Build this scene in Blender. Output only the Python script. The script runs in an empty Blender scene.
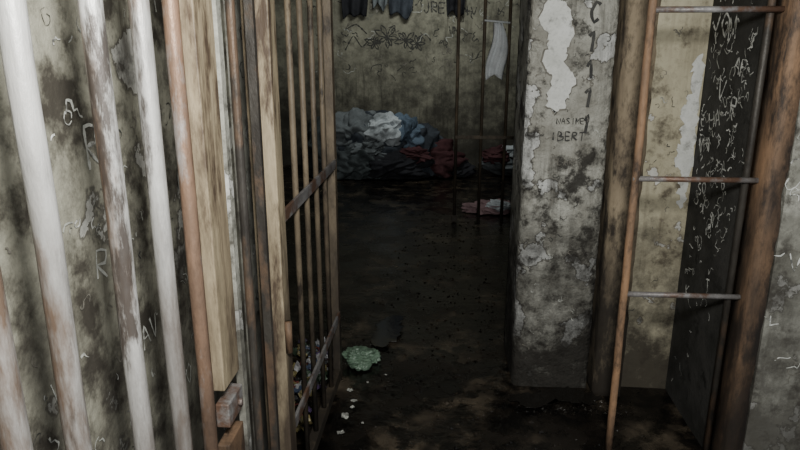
import bpy, bmesh, math, random
from mathutils import Vector, noise
random.seed(7)
R = random.Random(11)

# ---------------------------------------------------------------- helpers
class MB:
    def __init__(s): s.v=[]; s.f=[]
    def box(s,x0,x1,y0,y1,z0,z1):
        b=len(s.v)
        s.v+=[(x0,y0,z0),(x1,y0,z0),(x1,y1,z0),(x0,y1,z0),(x0,y0,z1),(x1,y0,z1),(x1,y1,z1),(x0,y1,z1)]
        s.f+=[tuple(b+i for i in q) for q in [(0,3,2,1),(4,5,6,7),(0,1,5,4),(1,2,6,5),(2,3,7,6),(3,0,4,7)]]
    def cyl(s,p0,p1,r,n=14,segs=1,wob=0.0):
        p0=Vector(p0);p1=Vector(p1);d=(p1-p0).normalized()
        a=d.cross(Vector((0,1,0)) if abs(d.y)<.9 else Vector((1,0,0))).normalized();c=d.cross(a)
        b=len(s.v)
        for k in range(segs+1):
            t=k/segs;o=p0.lerp(p1,t)
            o=o+Vector((R.uniform(-wob,wob),R.uniform(-wob,wob),0)) if wob and 0<k<segs else o
            for i in range(n):
                th=2*math.pi*i/n
                s.v.append(tuple(o+(a*math.cos(th)+c*math.sin(th))*r))
        for k in range(segs):
            for i in range(n):
                j=(i+1)%n
                s.f.append((b+k*n+i,b+k*n+j,b+(k+1)*n+j,b+(k+1)*n+i))
        s.f.append(tuple(b+i for i in range(n))[::-1]); s.f.append(tuple(b+segs*n+i for i in range(n)))
def obj(name,mb,mat,parent=None,bevel=0,smooth=False):
    me=bpy.data.meshes.new(name); me.from_pydata(mb.v,[],mb.f)
    bm=bmesh.new(); bm.from_mesh(me); bmesh.ops.recalc_face_normals(bm,faces=bm.faces); bm.to_mesh(me); bm.free()
    o=bpy.data.objects.new(name,me); bpy.context.scene.collection.objects.link(o)
    me.materials.append(mat)
    if smooth:
        for p in me.polygons: p.use_smooth=True
    if bevel:
        m=o.modifiers.new('bev','BEVEL'); m.width=bevel; m.segments=2; m.limit_method='ANGLE'
    if parent: o.parent=parent
    return o
def empty(name):
    o=bpy.data.objects.new(name,None); bpy.context.scene.collection.objects.link(o); o.empty_display_size=.1; return o

# ---------------------------------------------------------------- materials
def mat(name,c1,c2,scale=4,stain=None,sscale=9,slo=.55,shi=.65,rough=.8,metal=0,bump=.3,bscale=40,grime=None,spec=.3,
        stretch=(1,1,1),rust=None,rlo=.5,rhi=.6,rscale=7,rough2=None,drip=None,bdist=.01,peel=None):
    m=bpy.data.materials.new(name); m.use_nodes=True; nt=m.node_tree; N=nt.nodes; L=nt.links
    bs=N['Principled BSDF']; bs.inputs['Metallic'].default_value=metal
    bs.inputs['Specular IOR Level'].default_value=spec
    tc=N.new('ShaderNodeTexCoord'); mp=N.new('ShaderNodeMapping'); L.new(tc.outputs['Object'],mp.inputs['Vector'])
    mp.inputs['Scale'].default_value=stretch
    V=mp.outputs['Vector']
    def nz(sc,det=6,ro=.6,vec=None):
        n=N.new('ShaderNodeTexNoise'); n.inputs['Scale'].default_value=sc; n.inputs['Detail'].default_value=det
        n.inputs['Roughness'].default_value=ro; L.new(vec or V,n.inputs['Vector']); return n.outputs['Fac']
    def mr(src,a,b,c=0,d=1):
        r=N.new('ShaderNodeMapRange'); L.new(src,r.inputs['Value'])
        for k,v in zip(('From Min','From Max','To Min','To Max'),(a,b,c,d)): r.inputs[k].default_value=v
        return r.outputs['Result']
    def mix(f,a,b):
        x=N.new('ShaderNodeMix'); x.data_type='RGBA'; L.new(f,x.inputs[0])
        for i,q in ((6,a),(7,b)):
            if isinstance(q,tuple): x.inputs[i].default_value=(*q,1)
            else: L.new(q,x.inputs[i])
        return x.outputs[2]
    def mul(a,b):
        x=N.new('ShaderNodeMath'); x.operation='MULTIPLY'; L.new(a,x.inputs[0]); 
        if isinstance(b,float): x.inputs[1].default_value=b
        else: L.new(b,x.inputs[1])
        return x.outputs[0]
    def add(a,b):
        x=N.new('ShaderNodeMath'); x.operation='ADD'; L.new(a,x.inputs[0]); L.new(b,x.inputs[1]); return x.outputs[0]
    col=mix(mr(nz(scale),.35,.65),c1,c2)
    col=mix(mul(mr(nz(scale*9,8,.75),.5,.72),.45),col,tuple(x*.4 for x in c2))
    if rust: col=mix(mr(nz(rscale,8,.65),rlo,rhi),col,rust)
    peelh=None
    if peel:
        pn=nz(peel[0],7,.55)
        edge=mr(pn,peel[1]-.022,peel[1]-.006); inner=mr(pn,peel[1],peel[1]+.004)
        col=mix(mul(edge,.8),col,peel[3]); col=mix(inner,col,mix(mr(nz(14,6),.4,.65),peel[2],tuple(x*.62 for x in peel[2]))); peelh=inner
    if drip:
        mp2=N.new('ShaderNodeMapping'); L.new(tc.outputs['Object'],mp2.inputs['Vector']); mp2.inputs['Scale'].default_value=(1,1,.09)
        dn=nz(22,5,.6,mp2.outputs['Vector']); col=mix(mul(mul(mr(dn,.5,.66),mr(nz(2.3,4),.4,.6)),.75),col,drip)
    if stain:
        sm=mr(nz(sscale,9,.7),slo,shi); col=mix(mul(sm,.93),col,stain)
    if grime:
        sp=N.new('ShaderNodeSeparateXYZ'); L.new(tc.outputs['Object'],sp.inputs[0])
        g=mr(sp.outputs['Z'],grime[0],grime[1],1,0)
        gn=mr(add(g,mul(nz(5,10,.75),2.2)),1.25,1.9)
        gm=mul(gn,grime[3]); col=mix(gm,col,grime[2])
    L.new(col,bs.inputs['Base Color'])
    if rough2 is not None:
        L.new(mr(nz(sscale*.5,5),.42,.58,rough,rough2),bs.inputs['Roughness'])
    else: bs.inputs['Roughness'].default_value=rough
    bp=N.new('ShaderNodeBump'); bp.inputs['Strength'].default_value=bump; bp.inputs['Distance'].default_value=bdist
    h=add(nz(bscale,6,.65),mul(nz(scale*1.7,5),1.5))
    if peelh is not None: h=add(h,mul(peelh,-.6))
    L.new(h,bp.inputs['Height']); L.new(bp.outputs[0],bs.inputs['Normal'])
    return m

M_wall_left=mat('dirty_grey_plaster',(.30,.295,.235),(.14,.135,.105),scale=6,stain=(.032,.028,.022),sscale=6,slo=.485,shi=.60,drip=(.05,.042,.032),peel=(3.5,.60,(.46,.46,.42),(.07,.065,.055)),grime=(.1,1.6,(.037,.032,.026),.8))
M_back=mat('grimy_olive_plaster',(.28,.275,.215),(.165,.162,.125),scale=2.2,stain=(.055,.053,.042),sscale=4,slo=.47,shi=.66,grime=(.0,1.8,(.026,.024,.020),.85),drip=(.055,.052,.041),peel=(2.2,.66,(.36,.35,.30),(.12,.12,.10)))
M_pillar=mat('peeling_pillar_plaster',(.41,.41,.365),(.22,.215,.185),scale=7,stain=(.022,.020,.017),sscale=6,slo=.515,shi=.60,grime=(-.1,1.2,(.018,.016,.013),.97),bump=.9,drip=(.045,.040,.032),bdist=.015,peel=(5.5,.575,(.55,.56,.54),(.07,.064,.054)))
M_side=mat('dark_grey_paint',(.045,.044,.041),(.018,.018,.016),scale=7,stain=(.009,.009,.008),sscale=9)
M_olive=mat('faded_tan_plaster',(.43,.40,.29),(.29,.265,.185),scale=4,stain=(.08,.067,.047),sscale=7,slo=.52,shi=.64,grime=(-.1,1.1,(.03,.025,.019),.93),drip=(.11,.09,.06),peel=(6,.62,(.52,.52,.48),(.14,.12,.09)))
M_right=mat('pale_concrete',(.36,.36,.315),(.18,.178,.15),scale=7,stain=(.05,.046,.038),sscale=8,slo=.51,shi=.63,drip=(.08,.077,.062),peel=(6,.60,(.52,.52,.49),(.10,.10,.085)),grime=(.0,1.5,(.04,.036,.03),.8))
M_tan=mat('tan_door_paint',(.36,.30,.20),(.24,.19,.12),scale=5,stain=(.055,.036,.025),sscale=11,slo=.49,shi=.60,rough=.55,stretch=(1,1,.22),drip=(.08,.055,.038),grime=(-.1,1.9,(.04,.03,.023),.9))
M_brown=mat('rusty_brown_paint',(.23,.14,.08),(.10,.065,.042),scale=8,stain=(.022,.017,.014),sscale=11,slo=.48,shi=.60,rough=.65,stretch=(1,1,.35),drip=(.04,.027,.018),grime=(-.1,1.5,(.018,.014,.011),.9))
M_jamb=mat('brown_jamb_paint',(.30,.245,.165),(.17,.135,.092),scale=6,stain=(.028,.022,.017),sscale=10,slo=.50,shi=.62,stretch=(1,1,.4),grime=(-.1,1.5,(.017,.014,.011),.96),drip=(.04,.031,.023))
M_bar=mat('worn_grey_steel',(.50,.50,.485),(.27,.268,.258),scale=8,rust=(.125,.085,.06),rlo=.505,rhi=.575,rscale=6,stain=(.04,.032,.027),sscale=13,slo=.53,shi=.605,rough=.42,metal=.25,spec=.45,stretch=(1,1,.22),grime=(.4,1.7,(.075,.055,.042),.85),drip=(.085,.062,.045))
M_barr=mat('rusted_steel',(.24,.15,.10),(.125,.085,.062),scale=12,stain=(.32,.32,.32),sscale=9,slo=.54,shi=.66,rough=.45,metal=.3,stretch=(1,1,.3),grime=(.3,1.5,(.05,.036,.028),.87))
M_dark=mat('dark_sooty_steel',(.055,.050,.043),(.028,.025,.022),scale=12,rust=(.10,.067,.045),rough=.5,metal=.2,stretch=(1,1,.5))
M_rung=mat('grey_rung_steel',(.24,.235,.23),(.13,.12,.12),scale=14,rust=(.12,.072,.05),rough=.45,metal=.3)
M_gbar=mat('brown_gate_bar',(.17,.135,.09),(.08,.063,.045),scale=12,stain=(.025,.02,.016),sscale=16,rough=.55,stretch=(1,1,.4),grime=(-.1,1.4,(.020,.017,.014),.92))
M_obar=mat('orange_rust_bar',(.28,.165,.09),(.115,.077,.052),scale=9,stain=(.035,.026,.02),sscale=12,slo=.5,shi=.62,rough=.7,stretch=(1,1,.4))
M_floor=mat('wet_filthy_concrete',(.018,.0145,.011),(.006,.005,.0042),scale=1.7,rust=(.090,.072,.050),rlo=.50,rhi=.68,rscale=3.0,stain=(.003,.0027,.0024),sscale=8,slo=.46,shi=.57,rough=.34,rough2=.07,bump=.6,bscale=12,spec=.6,bdist=.010)
M_ceil=mat('sooty_ceiling',(.16,.155,.14),(.09,.085,.075),scale=3,stain=(.03,.03,.03))
M_white=mat('chalk_white_paint',(.50,.51,.47),(.33,.34,.31),scale=30,bump=.05,stain=(.11,.11,.10),sscale=25,slo=.50,shi=.58)
M_white2=mat('white_scratch_paint',(.66,.67,.64),(.42,.43,.40),scale=30,bump=.05,stain=(.06,.06,.055),sscale=22,slo=.52,shi=.57)
M_grey=mat('pale_scratch',(.42,.43,.39),(.28,.29,.26),scale=20,bump=.05,stain=(.13,.13,.12),sscale=25,slo=.49,shi=.58)
M_ink=mat('black_marker',(.030,.030,.028),(.05,.05,.045),scale=20,bump=.05,stain=(.14,.14,.115),sscale=25,slo=.60,shi=.67)
M_ink2=mat('black_paint',(.022,.022,.022),(.05,.05,.046),scale=20,bump=.05,stain=(.15,.15,.13),sscale=18,slo=.58,shi=.66)
M_plas=mat('bare_pale_plaster',(.55,.56,.54),(.42,.43,.40),scale=9,stain=(.16,.16,.145),sscale=14,slo=.54,shi=.66)
M_edge=mat('dark_peel_edge',(.10,.095,.08),(.17,.16,.135),scale=20)

# ---------------------------------------------------------------- room shell
CE=2.9; YB=8.5
def slab(name,m,x0,x1,y0,y1,z0,z1,rough=0,cut=0,parent=None):
    mb=MB(); mb.box(x0,x1,y0,y1,z0,z1); o=obj(name,mb,m,parent)
    if rough:
        me=o.data; bm=bmesh.new(); bm.from_mesh(me)
        for it in range(7):
            es=[e for e in bm.edges if e.calc_length()>cut*1.5]
            if not es: break
            bmesh.ops.subdivide_edges(bm,edges=es,cuts=1,use_grid_fill=True)
        cx,cy=(x0+x1)/2,(y0+y1)/2
        for v in bm.verts:
            p=v.co.copy()
            ex=(abs(p.x-x0)<1e-4 or abs(p.x-x1)<1e-4); ey=(abs(p.y-y0)<1e-4 or abs(p.y-y1)<1e-4)
            d=noise.fractal(p*9,1,2,4)
            if ex and ey:
                k=abs(d)*rough*2.6+rough*.5
                v.co.x+=-k if p.x>cx else k; v.co.y+=-k if p.y>cy else k
            elif ey: v.co.y+=(rough*.5*abs(d))*(1 if p.y<cy else -1)
            elif ex: v.co.x+=(rough*.5*abs(d))*(1 if p.x<cx else -1)
        bm.to_mesh(me); bm.free()
        for p in me.polygons: p.use_smooth=True
    return o
def floor_h(x,y): return .012*noise.fractal(Vector((x*1.3,y*1.3,0)),1,2,3)-.012
fb=MB(); nx,ny=60,130
for j in range(ny+1):
    for i in range(nx+1):
        x=-2.5+i*4.7/nx; y=-1.2+j*9.9/ny
        fb.v.append((x,y,floor_h(x,y)))
for j in range(ny):
    for i in range(nx):
        a=j*(nx+1)+i; fb.f.append((a,a+1,a+nx+2,a+nx+1))
floor=obj('floor',fb,M_floor,smooth=True)
slab('ceiling',M_ceil,-2.5,2.2,-.2,8.7,CE,CE+.1)
wall_left=slab('wall_left',M_wall_left,-.82,-.66,-1.1,1.92,-.03,CE)
wall_left_end=slab('wall_left_jamb',M_right,-.84,-.64,1.92,2.24,-.03,CE,rough=.006,cut=.05)
slab('wall_cell_front',M_wall_left,-2.4,-.84,2.0,2.12,-.03,CE)
slab('wall_cell_left',M_back,-2.5,-2.4,2.0,8.7,-.03,CE)
wall_back=slab('wall_back',M_back,-2.4,1.6,YB,YB+.2,-.03,CE)
slab('wall_cell_right',M_back,1.6,1.7,3.0,8.7,-.03,CE)
wall_alcove=slab('wall_alcove',M_olive,.83,1.6,2.8,3.0,-.03,CE)
wall_side=slab('wall_alcove_side',M_side,1.05,1.2,2.33,2.8,-.03,CE)
wall_right=slab('wall_right',M_right,1.14,2.2,2.2,2.33,-.03,CE)
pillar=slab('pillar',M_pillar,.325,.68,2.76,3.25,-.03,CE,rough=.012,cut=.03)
slab('trim_1',M_jamb,.69,.82,2.70,3.0,-.03,CE,rough=.003,cut=.05)
slab('trim_2',M_brown,1.065,1.135,2.19,2.33,-.03,CE,rough=.003,cut=.05)
slab('wall_pillar_return',M_back,.83,1.6,3.0,3.2,-.03,CE)

# ---------------------------------------------------------------- graffiti
G={'A':[[(0,0),(.5,1),(1,0)],[(.2,.4),(.8,.4)]],'B':[[(0,0),(0,1),(.7,.9),(.7,.6),(0,.5),(.9,.4),(.8,.05),(0,0)]],
'C':[[(1,.85),(.5,1),(.05,.6),(.1,.2),(.5,0),(1,.15)]],'D':[[(0,0),(0,1),(.7,.85),(.95,.5),(.7,.1),(0,0)]],
'E':[[(1,1),(0,1),(0,0),(1,0)],[(0,.5),(.8,.5)]],'F':[[(1,1),(0,1),(0,0)],[(0,.5),(.8,.5)]],'H':[[(0,0),(0,1)],[(1,0),(1,1)],[(0,.5),(1,.5)]],
'I':[[(.5,0),(.5,1)]],'J':[[(.9,1),(.8,.2),(.4,0),(0,.25)]],'K':[[(0,0),(0,1)],[(1,1),(0,.45),(1,0)]],'L':[[(0,1),(0,0),(.9,0)]],
'M':[[(0,0),(.1,1),(.5,.3),(.9,1),(1,0)]],'N':[[(0,0),(0,1),(1,0),(1,1)]],'O':[[(.5,1),(.05,.7),(.05,.3),(.5,0),(.95,.3),(.95,.7),(.5,1)]],
'P':[[(0,0),(0,1),(.8,.9),(.8,.55),(0,.45)]],'R':[[(0,0),(0,1),(.8,.9),(.75,.55),(0,.5),(.9,0)]],
'S':[[(.95,.85),(.5,1),(.05,.75),(.5,.5),(.95,.25),(.5,0),(.05,.15)]],'T':[[(0,1),(1,1)],[(.5,1),(.5,0)]],
'U':[[(0,1),(.05,.2),(.5,0),(.95,.2),(1,1)]],'V':[[(0,1),(.5,0),(1,1)]],'Y':[[(0,1),(.5,.5),(1,1)],[(.5,.5),(.5,0)]],'Z':[[(0,1),(1,1),(0,0),(1,0)]],
'1':[[(.1,.7),(.55,1),(.5,0)]],'3':[[(0,.95),(.8,.9),(.4,.55),(.9,.3),(.5,0),(0,.1)]],'*':[[(0,.5),(1,.5)],[(.5,1),(.5,0)],[(.1,.9),(.9,.1)]],' ':[]}
class Wall:
    def __init__(s,o,U,V): s.o=Vector(o);s.U=Vector(U);s.V=Vector(V);s.n=s.U.cross(s.V);s.mb={}
    def ribbon(s,pts,w,m,solid=False):
        mb=s.mb.setdefault(m.name,(MB(),m))[0]
        P=[]
        q=[pts[0]]+list(pts)+[pts[-1]]
        for i in range(1,len(q)-2):
            p0,p1,p2,p3=q[i-1],q[i],q[i+1],q[i+2]; L=math.dist(p1,p2); k=max(2,int(L/.012))
            for j in range(k):
                t=j/k
                def cr(a,b,c,d): 
                    lin=b+(c-b)*t
                    cm=.5*((2*b)+(-a+c)*t+(2*a-5*b+4*c-d)*t*t+(-a+3*b-3*c+d)*t**3)
                    return lin*.45+cm*.55
                P.append((cr(p0[0],p1[0],p2[0],p3[0]),cr(p0[1],p1[1],p2[1],p3[1])))
        P.append(pts[-1])
        sd=R.uniform(0,50)
        for i in range(len(P)):
            a=P[max(0,i-1)];b=P[min(len(P)-1,i+1)]
            dx,dy=b[0]-a[0],b[1]-a[1];l=math.hypot(dx,dy) or 1
            ww=w*max(.12,(.45+(.2 if solid else .6)*noise.noise(Vector((P[i][0]*45+sd,P[i][1]*45,3)))))
            qq=[(P[i][0]-dy/l*ww,P[i][1]+dx/l*ww),(P[i][0]+dy/l*ww,P[i][1]-dx/l*ww)]
            for u,v in qq: mb.v.append(tuple(s.o+s.U*u+s.V*v+s.n*R.uniform(.0022,.0027)))
            if i: n=len(mb.v); mb.f.append((n-4,n-3,n-1,n-2))
    def text(s,t,u,v,h,m,w=None,asp=.6,rot=0,vert=False,solid=False):
        w=w or h*.12;c,sn=math.cos(rot),math.sin(rot);x=0;y=0
        for ch in t:
            for st in G[ch]:
                pts=[]
                for a,b in st:
                    a=a*h*asp+x+R.uniform(-1,1)*h*.07;b=b*h+y+R.uniform(-1,1)*h*.07
                    pts.append((u+a*c-b*sn,v+a*sn+b*c))
                s.ribbon(pts,w,m,solid)
            if vert: y-=h*1.5
            else: x+=h*(asp+.22)
    def scribble(s,u,v,r,m,w,n=14):
        p=[];a=R.uniform(0,6)
        x,y=u,v
        for i in range(n):
            a+=R.uniform(-1.6,1.6);x+=math.cos(a)*r*.35;y+=math.sin(a)*r*.35
            x+=(u-x)*.15;y+=(v-y)*.15;p.append((x,y))
        s.ribbon(p,w,m)
    def poly(s,pts,off,th,grow=0,seed=0,amp=.006):
        cu=sum(p[0] for p in pts)/len(pts);cv=sum(p[1] for p in pts)/len(pts)
        ring=[];n=len(pts)
        for i in range(n):
            p0,p1,p2,p3=pts[i-1],pts[i],pts[(i+1)%n],pts[(i+2)%n]
            for j in range(10):
                t=j/10
                f=lambda a,b,c,d:.5*((2*b)+(-a+c)*t+(2*a-5*b+4*c-d)*t*t+(-a+3*b-3*c+d)*t**3)
                a,b=f(p0[0],p1[0],p2[0],p3[0]),f(p0[1],p1[1],p2[1],p3[1])
                a+=amp*noise.fractal(Vector((a*40,b*40,seed)),.7,2.2,4);b+=amp*noise.fractal(Vector((a*40,b*40,seed+9)),.7,2.2,4)
                d=math.hypot(a-cu,b-cv) or 1
                ring.append((a+(a-cu)/d*grow,b+(b-cv)/d*grow))
        mb=MB();N=len(ring)
        for o in (off,off+th):
            for a,b in ring: mb.v.append(tuple(s.o+s.U*a+s.V*b+s.n*o))
        for i in range(N):
            j=(i+1)%N;mb.f.append((i,j,N+j,N+i))
        mb.f.append(tuple(range(N,2*N)))
        return mb
    def flush(s,name,parent):
        for k,(mb,m) in s.mb.items(): obj(name+'_'+k,mb,m,parent)
WL=Wall((-.66,0,0),(0,1,0),(0,0,1))
for t,u,v,h,m,r in [('RU',1.12,1.33,.08,M_white,.1),('RA',1.10,1.12,.06,M_white,-.1),('TO',1.45,1.62,.06,M_grey,.2),
    ('NAV',1.2,.9,.05,M_white,.15),('M',1.5,1.2,.07,M_white,0),('LEO',1.35,.72,.05,M_grey,-.1),('V',.92,.95,.05,M_white,.1),('S',1.62,1.4,.07,M_grey,0),('RIA',1.1,.6,.05,M_grey,.1),('A',1.65,.9,.07,M_white,0)]:
    WL.text(t,u,v,h,m,rot=r,w=h*.09)
for i in range(230):
    WL.scribble(R.uniform(.7,1.88),R.uniform(.3,2),R.uniform(.015,.05),R.choice([M_grey,M_white,M_white2,M_ink,M_edge]),R.uniform(.0015,.004),R.randint(3,8))
WL.flush('graffiti',wall_left)
WJ=Wall((-.637,0,0),(0,1,0),(0,0,1))
for i in range(70):
    WJ.scribble(R.uniform(1.95,2.21),R.uniform(.3,2.1),.05,R.choice([M_white,M_ink,M_ink,M_edge]),R.uniform(.003,.006),R.randint(4,9))
WJ.flush('graffiti',wall_left_end)
# back wall
WB=Wall((0,YB,0),(1,0,0),(0,0,1))
def leafy(u,v,r):
    for i in range(7):
        a=i*2*math.pi/7+R.uniform(-.3,.3); q=r*R.uniform(.6,1.1)
        WB.ribbon([(u,v),(u+q*.6*math.cos(a-.3),v+q*.6*math.sin(a-.3)),(u+q*math.cos(a),v+q*math.sin(a)),(u+q*.6*math.cos(a+.3),v+q*.6*math.sin(a+.3)),(u,v)],.015,M_ink)
leafy(-.80,1.66,.17);leafy(-.56,1.62,.15);leafy(-.97,1.59,.12);leafy(-.42,1.58,.10)
WB.ribbon([(-1.35,1.5),(-1.24,1.68),(-1.13,1.54),(-1.02,1.64),(-.86,1.6)],.016,M_ink)
WB.ribbon([(-1.35,1.75),(-1.2,1.82),(-1.06,1.7)],.016,M_ink);WB.ribbon([(-.43,1.64),(-.33,1.7),(-.24,1.62)],.016,M_ink)
WB.text('JRE',-.34,1.96,.12,M_ink,w=.018);WB.text('C*V',.08,1.92,.11,M_ink,w=.016);WB.text('VN',-.02,1.70,.09,M_ink,w=.014);WB.text('LR',-.1,1.45,.08,M_edge,w=.012)
WB.text('BO',-1.25,1.97,.11,M_ink,w=.016);WB.text('AL',.55,1.75,.11,M_ink,w=.015)
for i in range(120):
    WB.scribble(R.uniform(-1.8,1.1),R.uniform(1.2,2.2),R.uniform(.08,.18),R.choice([M_edge,M_ink,M_ink,M_grey]),R.uniform(.008,.014),R.randint(3,7))
WB.flush('graffiti',wall_back)
# pillar
WP=Wall((0,2.759,0),(1,0,0),(0,0,1))
P1=[(.36,1.66),(.41,1.74),(.48,1.69),(.495,1.61),(.475,1.50),(.515,1.42),(.49,1.32),(.44,1.28),(.41,1.33),(.425,1.42),(.385,1.48),(.395,1.58)]
P2=[(.40,1.85),(.47,1.92),(.52,1.86),(.49,1.80),(.43,1.79)]
for nm,p,g_,off,m,a in [('peel_edge',P1,.007,.0,M_edge,.018),('peel_plaster',P1,0,.0018,M_plas,.016),('peel_edge_b',P2,.007,.0,M_edge,.016),('peel_plaster_b',P2,0,.0018,M_plas,.014)]:
    obj(nm,WP.poly(p,off,.0015,g_,2,a),m,pillar)
WP.text('C1111',.565,1.645,.075,M_ink2,w=.014,asp=.42,vert=True,solid=True)
WP.text('NASIME',.455,1.235,.024,M_ink,w=.004)
WP.text('IBERT',.435,1.165,.036,M_ink2,w=.0055);WP.text('LAR',.47,1.06,.03,M_edge,w=.003)
for i in range(70): WP.scribble(R.uniform(.36,.65),R.uniform(.15,1.75),.035,R.choice([M_edge,M_grey,M_edge,M_ink]),.003,R.randint(3,7))
WP.flush('graffiti',pillar)
WS=Wall((1.05,2.8,0),(0,-1,0),(0,0,1))
for t,u,v,h,r in [('YO',.05,1.55,.10,.25),('M',.20,1.57,.08,.1),('AP',.28,1.46,.06,-.2),('V',.16,1.36,.08,-.2),('HA',.13,1.23,.06,.3),('VN',.05,1.12,.06,.2),('R',.30,1.30,.07,0),
    ('SO',.1,.95,.05,.3),('J',.22,.85,.07,-.1),('E',.3,1.05,.05,0),('T',.3,.6,.05,.2),('K',.1,.5,.05,.1),('NO',.2,1.70,.07,.2),('K',.08,1.72,.07,0)]:
    WS.text(t,u,v,h,M_white2,w=h*.12,rot=r,asp=.7)
for i in range(200): WS.scribble(R.uniform(.03,.44),R.gauss(1.2,.42),R.uniform(.03,.08),R.choice([M_white2,M_white2,M_white]),R.uniform(.002,.006),R.randint(3,7))
WS.flush('graffiti',wall_side)
WA=Wall((0,2.8,0),(1,0,0),(0,0,1))
PA=[(1.00,1.48),(1.035,1.50),(1.045,1.25),(1.045,1.02),(1.03,.88),(1.005,.90),(1.00,1.02),(.97,1.08),(.985,1.18),(.975,1.28),(1.0,1.34)]
obj('peel_patch',WA.poly(PA,.001,.003,0,4,.02),M_plas,wall_alcove)
for i in range(20): WA.scribble(R.uniform(.86,1.0),R.uniform(.4,1.8),.04,R.choice([M_edge,M_grey,M_ink]),.003,R.randint(3,7))
WA.flush('graffiti',wall_alcove)
WR=Wall((0,2.2,0),(1,0,0),(0,0,1))
for i in range(80): WR.scribble(R.uniform(1.16,1.4),R.uniform(.3,1.7),.06,R.choice([M_white2,M_white,M_edge]),.0035,R.randint(3,8))
WR.text('AN',1.19,1.1,.06,M_white2,w=.006);WR.text('VE',1.19,.8,.06,M_white2,w=.006)
WR.flush('graffiti',wall_right)

# ---------------------------------------------------------------- left barred screen
X0=-.5
g=empty('barred_cell_screen')
mb=MB()
for y in (.62,.735,.905,1.05): mb.cyl((X0,y,.02),(X0,y,2.6),.0165,18,12,.0014)
obj('steel_bars',mb,M_bar,g,smooth=True)
mb=MB(); mb.cyl((X0,1.175,.02),(X0,1.175,2.6),.015,18,12,.0012); mb.cyl((X0-.01,.53,.02),(X0-.01,.53,2.6),.017,18); obj('rusty_bar',mb,M_barr,g,smooth=True)
mb=MB(); mb.box(X0-.02,X0+.02,.45,1.72,2.56,2.62); mb.box(X0-.02,X0+.02,.45,1.72,.0,.05); obj('rails',mb,M_tan,g,.003)
mb=MB(); mb.box(X0-.02,X0+.01,1.255,1.36,.80,2.56); obj('tan_plate',mb,M_tan,g,.003)
mb=MB(); mb.box(X0-.02,X0+.01,1.255,1.36,.05,.66); obj('tan_plate_low',mb,M_brown,g,.003)
mb=MB(); mb.box(X0-.02,X0+.012,1.265,1.365,.70,.76); mb.cyl((X0+.012,1.33,.73),(X0+.022,1.33,.73),.008); obj('lock_box',mb,M_rung,g,.003)
mb=MB(); mb.box(X0-.015,X0+.003,1.40,1.43,.05,2.56); obj('pale_flat_bar',mb,M_right,g,.002)
mb=MB(); mb.cyl((X0,1.50,.04),(X0,1.50,2.58),.011,14); mb.box(X0-.012,X0+.01,1.64,1.66,.05,2.56)
obj('dark_bars',mb,M_dark,g,smooth=False)

# ---------------------------------------------------------------- inner door gate
d=empty('barred_cell_door')
mb=MB(); mb.box(X0-.055,X0+.02,1.745,1.82,.0,2.6); obj('hinge_stile',mb,M_tan,d,.004)
mb=MB(); mb.box(X0-.02,X0+.015,2.70,2.75,.02,2.6); mb.box(X0-.02,X0+.015,1.82,2.70,2.5,2.56); mb.box(X0-.02,X0+.015,1.82,2.70,.03,.08); obj('frame',mb,M_gbar,d,.003)
mb=MB(); mb.box(X0-.045,X0-.01,1.90,1.93,.05,2.53); obj('dark_inner_stile',mb,M_dark,d,.002)
mb=MB()
for y in (2.04,2.20,2.37,2.54): mb.cyl((X0,y,.05),(X0,y,2.53),.0105,12)
obj('door_bars',mb,M_gbar,d,smooth=True)
mb=MB()
for z in (1.06,.35): mb.box(X0+.008,X0+.018,1.82,2.72,z-.020,z+.020)
obj('cross_rails',mb,M_rung,d,.002)
mb=MB()
for z in (.7,1.9): mb.cyl((X0+.03,1.75,z-.05),(X0+.03,1.75,z+.05),.011)
obj('hinges',mb,M_brown,d,smooth=True)

# ---------------------------------------------------------------- right ladder gate
r=empty('barred_side_gate')
mb=MB(); mb.cyl((.655,2.25,.0),(.655,2.25,2.6),.014,16,14,.002); obj('rusty_stile',mb,M_obar,r,smooth=True)
mb=MB()
for z in (.675,1.105,1.665): mb.cyl((.645,2.25,z),(1.065,2.25,z),.010,14)
obj('rungs',mb,M_rung,r,smooth=True)
mb=MB(); mb.cyl((1.035,2.27,0),(1.035,2.27,2.6),.012,12); obj('dark_stile',mb,M_dark,r,smooth=True)

# ---------------------------------------------------------------- inner partition
pt=empty('barred_partition')
mb=MB()
for x in (.07,.29,.50,.72,.94,1.16,1.38): mb.cyl((x,5.7,-.02),(x,5.7,2.88),.014,12)
obj('partition_bars',mb,M_gbar,pt,smooth=True)
mb=MB(); mb.box(.06,1.58,5.685,5.715,.76,.79); mb.box(.06,1.58,5.685,5.715,2.2,2.24); mb.box(.045,.095,5.68,5.72,0,.06); obj('partition_rails',mb,M_gbar,pt,.003)

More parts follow.
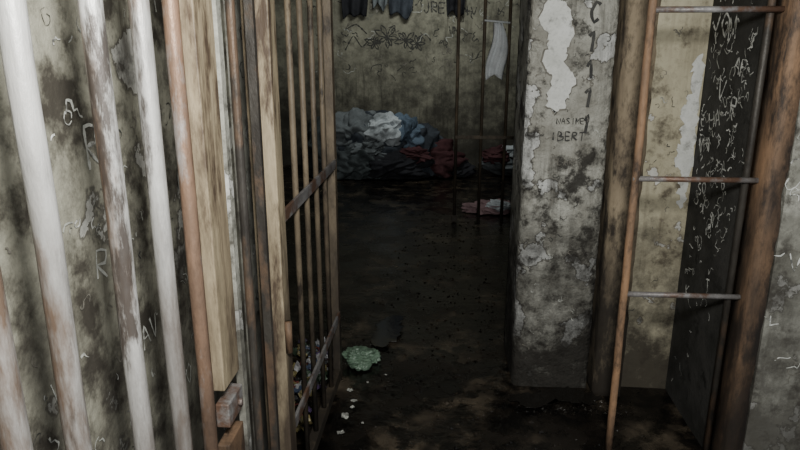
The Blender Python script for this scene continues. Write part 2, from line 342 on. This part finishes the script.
# ---------------------------------------------------------------- fabrics
def fab(name,c,c2=None,rough=.95): return mat(name,c,c2 or tuple(x*.6 for x in c),scale=5,stain=tuple(x*.3 for x in c),sscale=5,slo=.52,shi=.70,rough=rough,bump=.35,bscale=60,spec=.1 if rough>.5 else .5)
F_dark=fab('charcoal_blanket',(.060,.070,.085)); F_grey=fab('grey_blanket',(.16,.18,.19)); F_green=fab('olive_blanket',(.085,.10,.105))
F_red=fab('maroon_blanket',(.085,.040,.044)); F_white=fab('dingy_white_cloth',(.50,.55,.58)); F_blue=fab('pale_blue_cloth',(.13,.18,.24)); F_black=fab('black_cloth',(.03,.031,.036))
F_mint=fab('pale_green_plastic',(.13,.20,.14),rough=.35); F_pink=fab('pink_cloth',(.28,.19,.20)); F_pwhite=mat('towel_cloth_white',(.78,.82,.84),(.62,.66,.68),scale=9,rough=.9)
def bundle(name,c,r,m,parent,seed,amp=.16,fs=3.0,rz=0,sub=6,pleat=1.0):
    bm=bmesh.new(); bmesh.ops.create_icosphere(bm,subdivisions=sub,radius=1)
    ca,sa=math.cos(rz),math.sin(rz)
    for v in bm.verts:
        n=v.co.normalized()
        q=n*1.15+Vector((seed,seed*1.7,seed*.3))
        q=q+.5*noise.noise_vector(q*.8)
        a=noise.noise(q*1.3); b=noise.noise(q*2.4+Vector((5,0,0)))
        ph=n.x*3.5+n.z*5.5*math.sin(seed)+n.y*3+3.5*noise.noise(q*.9+Vector((0,7,0)))
        pl=(1-abs(math.sin(ph)))**1.4*pleat
        k=1+amp*(a*1.5+abs(b)*1.1+pl*.42-.35)
        w=Vector((n.x*r[0],n.y*r[1],n.z*r[2]))*k
        w=Vector((w.x*ca-w.y*sa,w.x*sa+w.y*ca,w.z))+Vector(c)
        if w.z<.004: w.z=.0-.002*R.random()
        v.co=w
    me=bpy.data.meshes.new(name); bm.to_mesh(me); bm.free()
    for p in me.polygons: p.use_smooth=True
    me.materials.append(m); o=bpy.data.objects.new(name,me); bpy.context.scene.collection.objects.link(o)
    if parent: o.parent=parent
    return o
heap=empty('blanket_heap')
for i,(n_,c,rr,m,sd,am,fs,rz) in enumerate([
  ('charcoal_quilt',(-.92,8.0,.28),(.62,.34,.50),F_dark,1.3,.22,3.2,.1),
  ('olive_blanket',(-1.42,7.95,.20),(.42,.32,.48),F_green,7.7,.22,3,-.2),
  ('grey_blanket',(-1.08,7.84,.52),(.34,.22,.27),F_grey,3.1,.26,3,.3),
  ('white_sheet',(-.74,7.76,.58),(.25,.15,.18),F_white,5.2,.32,3.5,.5),
  ('blue_sheet',(-.52,7.84,.52),(.22,.15,.20),F_blue,9.2,.3,3.5,-.4),
  ('slate_blanket',(-.46,7.98,.24),(.40,.30,.36),F_dark,11.4,.25,3.2,-.2),
  ('maroon_blanket',(-.20,7.96,.17),(.38,.26,.27),F_red,14.4,.28,3.2,.1),
  ('black_bundle',(-.62,7.68,.14),(.42,.20,.20),F_black,17.4,.25,3.5,.1),
  ('grey_bundle',(-1.15,7.64,.14),(.38,.18,.24),F_green,19.4,.28,3.5,-.1),
  ('pale_shirt',(-.92,7.64,.36),(.20,.12,.10),F_grey,23.4,.35,3.5,.4),
  ('red_shirt',(-.42,7.70,.28),(.22,.12,.09),F_red,26.4,.35,3.5,-.3),
  ('low_bundle',(.06,7.92,.06),(.26,.20,.13),F_black,29.4,.25,3.5,.2)]):
    bundle(n_,c,rr,m,heap,sd,am,fs,rz)
mt=empty('thin_mattress')
bundle('mattress_cover',(.96,8.04,.14),(.56,.32,.18),F_grey,mt,31,.12,3,0)
bundle('maroon_cover',(.62,7.88,.26),(.20,.16,.10),F_red,mt,33,.25,3.5,.2)
bundle('white_cover',(.86,7.86,.32),(.22,.13,.07),F_white,mt,35,.25,3.5,-.2)
b=empty('discarded_clothes')
bundle('pink_garment',(.44,6.1,.03),(.22,.13,.07),F_pink,b,37,.35,3.5,.1)
bundle('white_garment',(.50,6.04,.07),(.13,.08,.045),F_white,b,39,.35,3.5,-.2)
rg=empty('green_plastic_bag')
bundle('bag_body',(-.43,2.93,.03),(.07,.07,.045),F_mint,rg,41,.30,4,.3,6,.5)
bundle('bag_fold',(-.37,2.97,.018),(.05,.045,.028),F_mint,rg,43.6,.30,4,-.4,6,.5)
bundle('bag_neck',(-.40,2.87,.02),(.045,.03,.025),F_mint,rg,45.2,.30,4,.6,5,.5)
bundle('bag_handle',(-.44,2.90,.065),(.03,.018,.022),F_mint,rg,47.1,.4,4,.8,5,.6)

def garment(name,x,zt,w,h,m,y=YB-.06,seed=0):
    e=empty(name)
    mb=MB(); n=26; rows=26
    for j in range(rows+1):
        v=j/rows
        half=(.5 if v<.3 else .36-.03*math.sin(v*7))*w
        for i in range(n+1):
            u=-1+2*i/n
            z=zt-h*v-(.03*abs(u) if j==0 else 0)-h*.10*noise.noise(Vector((u*1.2+seed,0,seed)))*v*2
            mb.v.append((x+u*half,y-.025-.03*math.sin(u*7+seed+v*2)*(.3+v)*.8,z))
    for j in range(rows):
        for i in range(n):
            a=j*(n+1)+i;mb.f.append((a,a+1,a+n+2,a+n+1))
    o=obj('cloth',mb,m,e,smooth=True); s=o.modifiers.new('s','SOLIDIFY'); s.thickness=.012
    mb=MB(); mb.cyl((x,YB,zt+.02),(x,y-.03,zt+.02),.008); mb.cyl((x,y-.03,zt+.02),(x,y-.03,zt-.04),.006); obj('hook',mb,M_dark,e)
garment('hanging_shirt',-1.20,2.55,.42,.64,F_black,seed=1)
garment('hanging_shirt',-.62,2.55,.40,.62,F_dark,seed=4)
garment('hanging_shirt',-.88,2.55,.24,.52,F_grey,seed=6)
garment('hanging_shirt',.06,2.55,.30,.62,F_black,seed=9)
tw=empty('hanging_towel')
mb=MB();n=20
for j in range(n+1):
    v=j/n
    for i in range(13):
        u=-1+2*i/12
        hw=.035+.055*min(1,v*1.5)-.04*max(0,v-.5)
        mb.v.append((.40+u*hw+.02*math.sin(v*5),5.665-.012*math.sin(u*8+v*3),1.74-.42*v-.05*abs(u)*v))
for j in range(n):
    for i in range(12):
        a=j*13+i;mb.f.append((a,a+1,a+14,a+13))
o=obj('towel_cloth',mb,F_pwhite,tw,smooth=True); s=o.modifiers.new('s','SOLIDIFY'); s.thickness=.006
mb=MB(); mb.cyl((.285,5.675,1.76),(.50,5.675,1.74),.008); obj('tie_cord',mb,F_pwhite,tw)

# litter
lt=empty('litter_pile')
cols=[(.38,.39,.40),(.26,.22,.10),(.15,.10,.22),(.09,.12,.19),(.55,.55,.56),(.18,.06,.05),(.10,.15,.10),(.04,.04,.04)]
ms=[mat('wrapper_%d'%i,c,tuple(x*.5 for x in c),scale=15,rough=.35,bump=.3) for i,c in enumerate(cols)]
mbs=[MB() for _ in cols]
for i in range(130):
    k=R.randrange(len(cols)); mb=mbs[k]
    x=-.76+R.random()*.20; y=R.uniform(2.3,3.1); z=.004+R.random()*.04; s=R.uniform(.012,.035)
    b0=len(mb.v); a=R.uniform(0,6)
    for jj in range(4):
        for ii in range(4):
            u=(ii/3-.5)*2*s;v=(jj/3-.5)*2*s*.7
            mb.v.append((x+u*math.cos(a)-v*math.sin(a),y+u*math.sin(a)+v*math.cos(a),max(.0,z+R.uniform(-.6,.6)*s)))
    for jj in range(3):
        for ii in range(3):
            q=b0+jj*4+ii; mb.f.append((q,q+1,q+5,q+4))
for k,mb in enumerate(mbs): obj('wrapper_%d'%k,mb,ms[k],lt)
mb=MB()
for x,y,s in [(-.42,2.42,.022),(-.40,2.55,.014),(-.43,2.64,.014),(-.36,2.72,.008),(-.42,2.30,.014),(-.34,2.38,.007),(-.40,2.50,.009),(-.28,2.80,.007)]:
    b0=len(mb.v); a=R.uniform(0,6)
    for jj in range(5):
        for ii in range(5):
            u=(ii/4-.5)*2*s;v=(jj/4-.5)*1.4*s
            mb.v.append((x+u*math.cos(a)-v*math.sin(a),y+u*math.sin(a)+v*math.cos(a),.004+R.random()*s*.7))
    for jj in range(4):
        for ii in range(4):
            q=b0+jj*5+ii; mb.f.append((q,q+1,q+6,q+5))
obj('paper_scraps',mb,M_grey)

rb=MB()
for i in range(1300):
    x=R.gauss(.15,.45);y=R.uniform(1.9,6);s=R.uniform(.003,.011)
    if x>.31 and y>2.7 and x<.85: y=2.66-R.random()*.12
    if x<-.45 or x>1: continue
    b0=len(rb.v); z=floor_h(x,y)
    for dx,dy,dz in ((1,0,0),(0,1,0),(-1,0,0),(0,-1,0),(0,0,.8)):
        rb.v.append((x+dx*s*R.uniform(.6,1.4),y+dy*s*R.uniform(.6,1.4),z+dz*s))
    for q in ((0,1,4),(1,2,4),(2,3,4),(3,0,4)): rb.f.append(tuple(b0+i for i in q))
obj('floor_rubble',rb,M_floor)
M_water=mat('shallow_water',(.010,.009,.008),(.014,.013,.011),scale=3,rough=.05,bump=.10,bscale=9,spec=.8)
WF=Wall((0,0,0),(1,0,0),(0,1,0))
obj('puddle',WF.poly([(.30,2.62),(.42,2.70),(.58,2.73),(.70,2.67),(.66,2.60),(.52,2.62),(.42,2.56)],.004,.002,0,3,.04),M_water)
obj('puddle',WF.poly([(-.40,3.15),(-.36,3.45),(-.26,3.5),(-.24,3.3),(-.30,3.12)],.004,.002,0,5,.04),M_water)

# ---------------------------------------------------------------- added fill lights, world
def area(name,loc,target,size,power,col,sy=None):
    l=bpy.data.lights.new(name,'AREA'); l.size=size; l.energy=power; l.color=col
    if sy: l.shape='RECTANGLE'; l.size_y=sy
    o=bpy.data.objects.new(name,l); o.location=loc; bpy.context.scene.collection.objects.link(o)
    o.rotation_euler=(Vector(target)-Vector(loc)).to_track_quat('-Z','Y').to_euler(); return o
area('flash_fill',(.10,.10,1.95),(-.05,2.0,1.35),.22,72,(1,.985,.94))  # added flash-like light near the camera, brightens the foreground; no corridor fixture
area('cell_fill',(-.3,6.6,2.8),(-.3,8.5,1.4),.9,32,(.98,1,.95),.3)  # added unseen fill light so the back wall isn't black; no fixture in the cell
w=bpy.data.worlds.new('World'); bpy.context.scene.world=w; w.use_nodes=True
w.node_tree.nodes['Background'].inputs[0].default_value=(.9,.95,1,1); w.node_tree.nodes['Background'].inputs[1].default_value=.45

# ---------------------------------------------------------------- camera
cam=bpy.data.cameras.new('cam'); cam.sensor_width=36; cam.lens=28.8; cam.clip_start=.02
co=bpy.data.objects.new('camera',cam); bpy.context.scene.collection.objects.link(co)
co.location=(0,0,1.55); co.rotation_euler=(math.radians(90-15.6),0,math.radians(4.3))
bpy.context.scene.camera=co
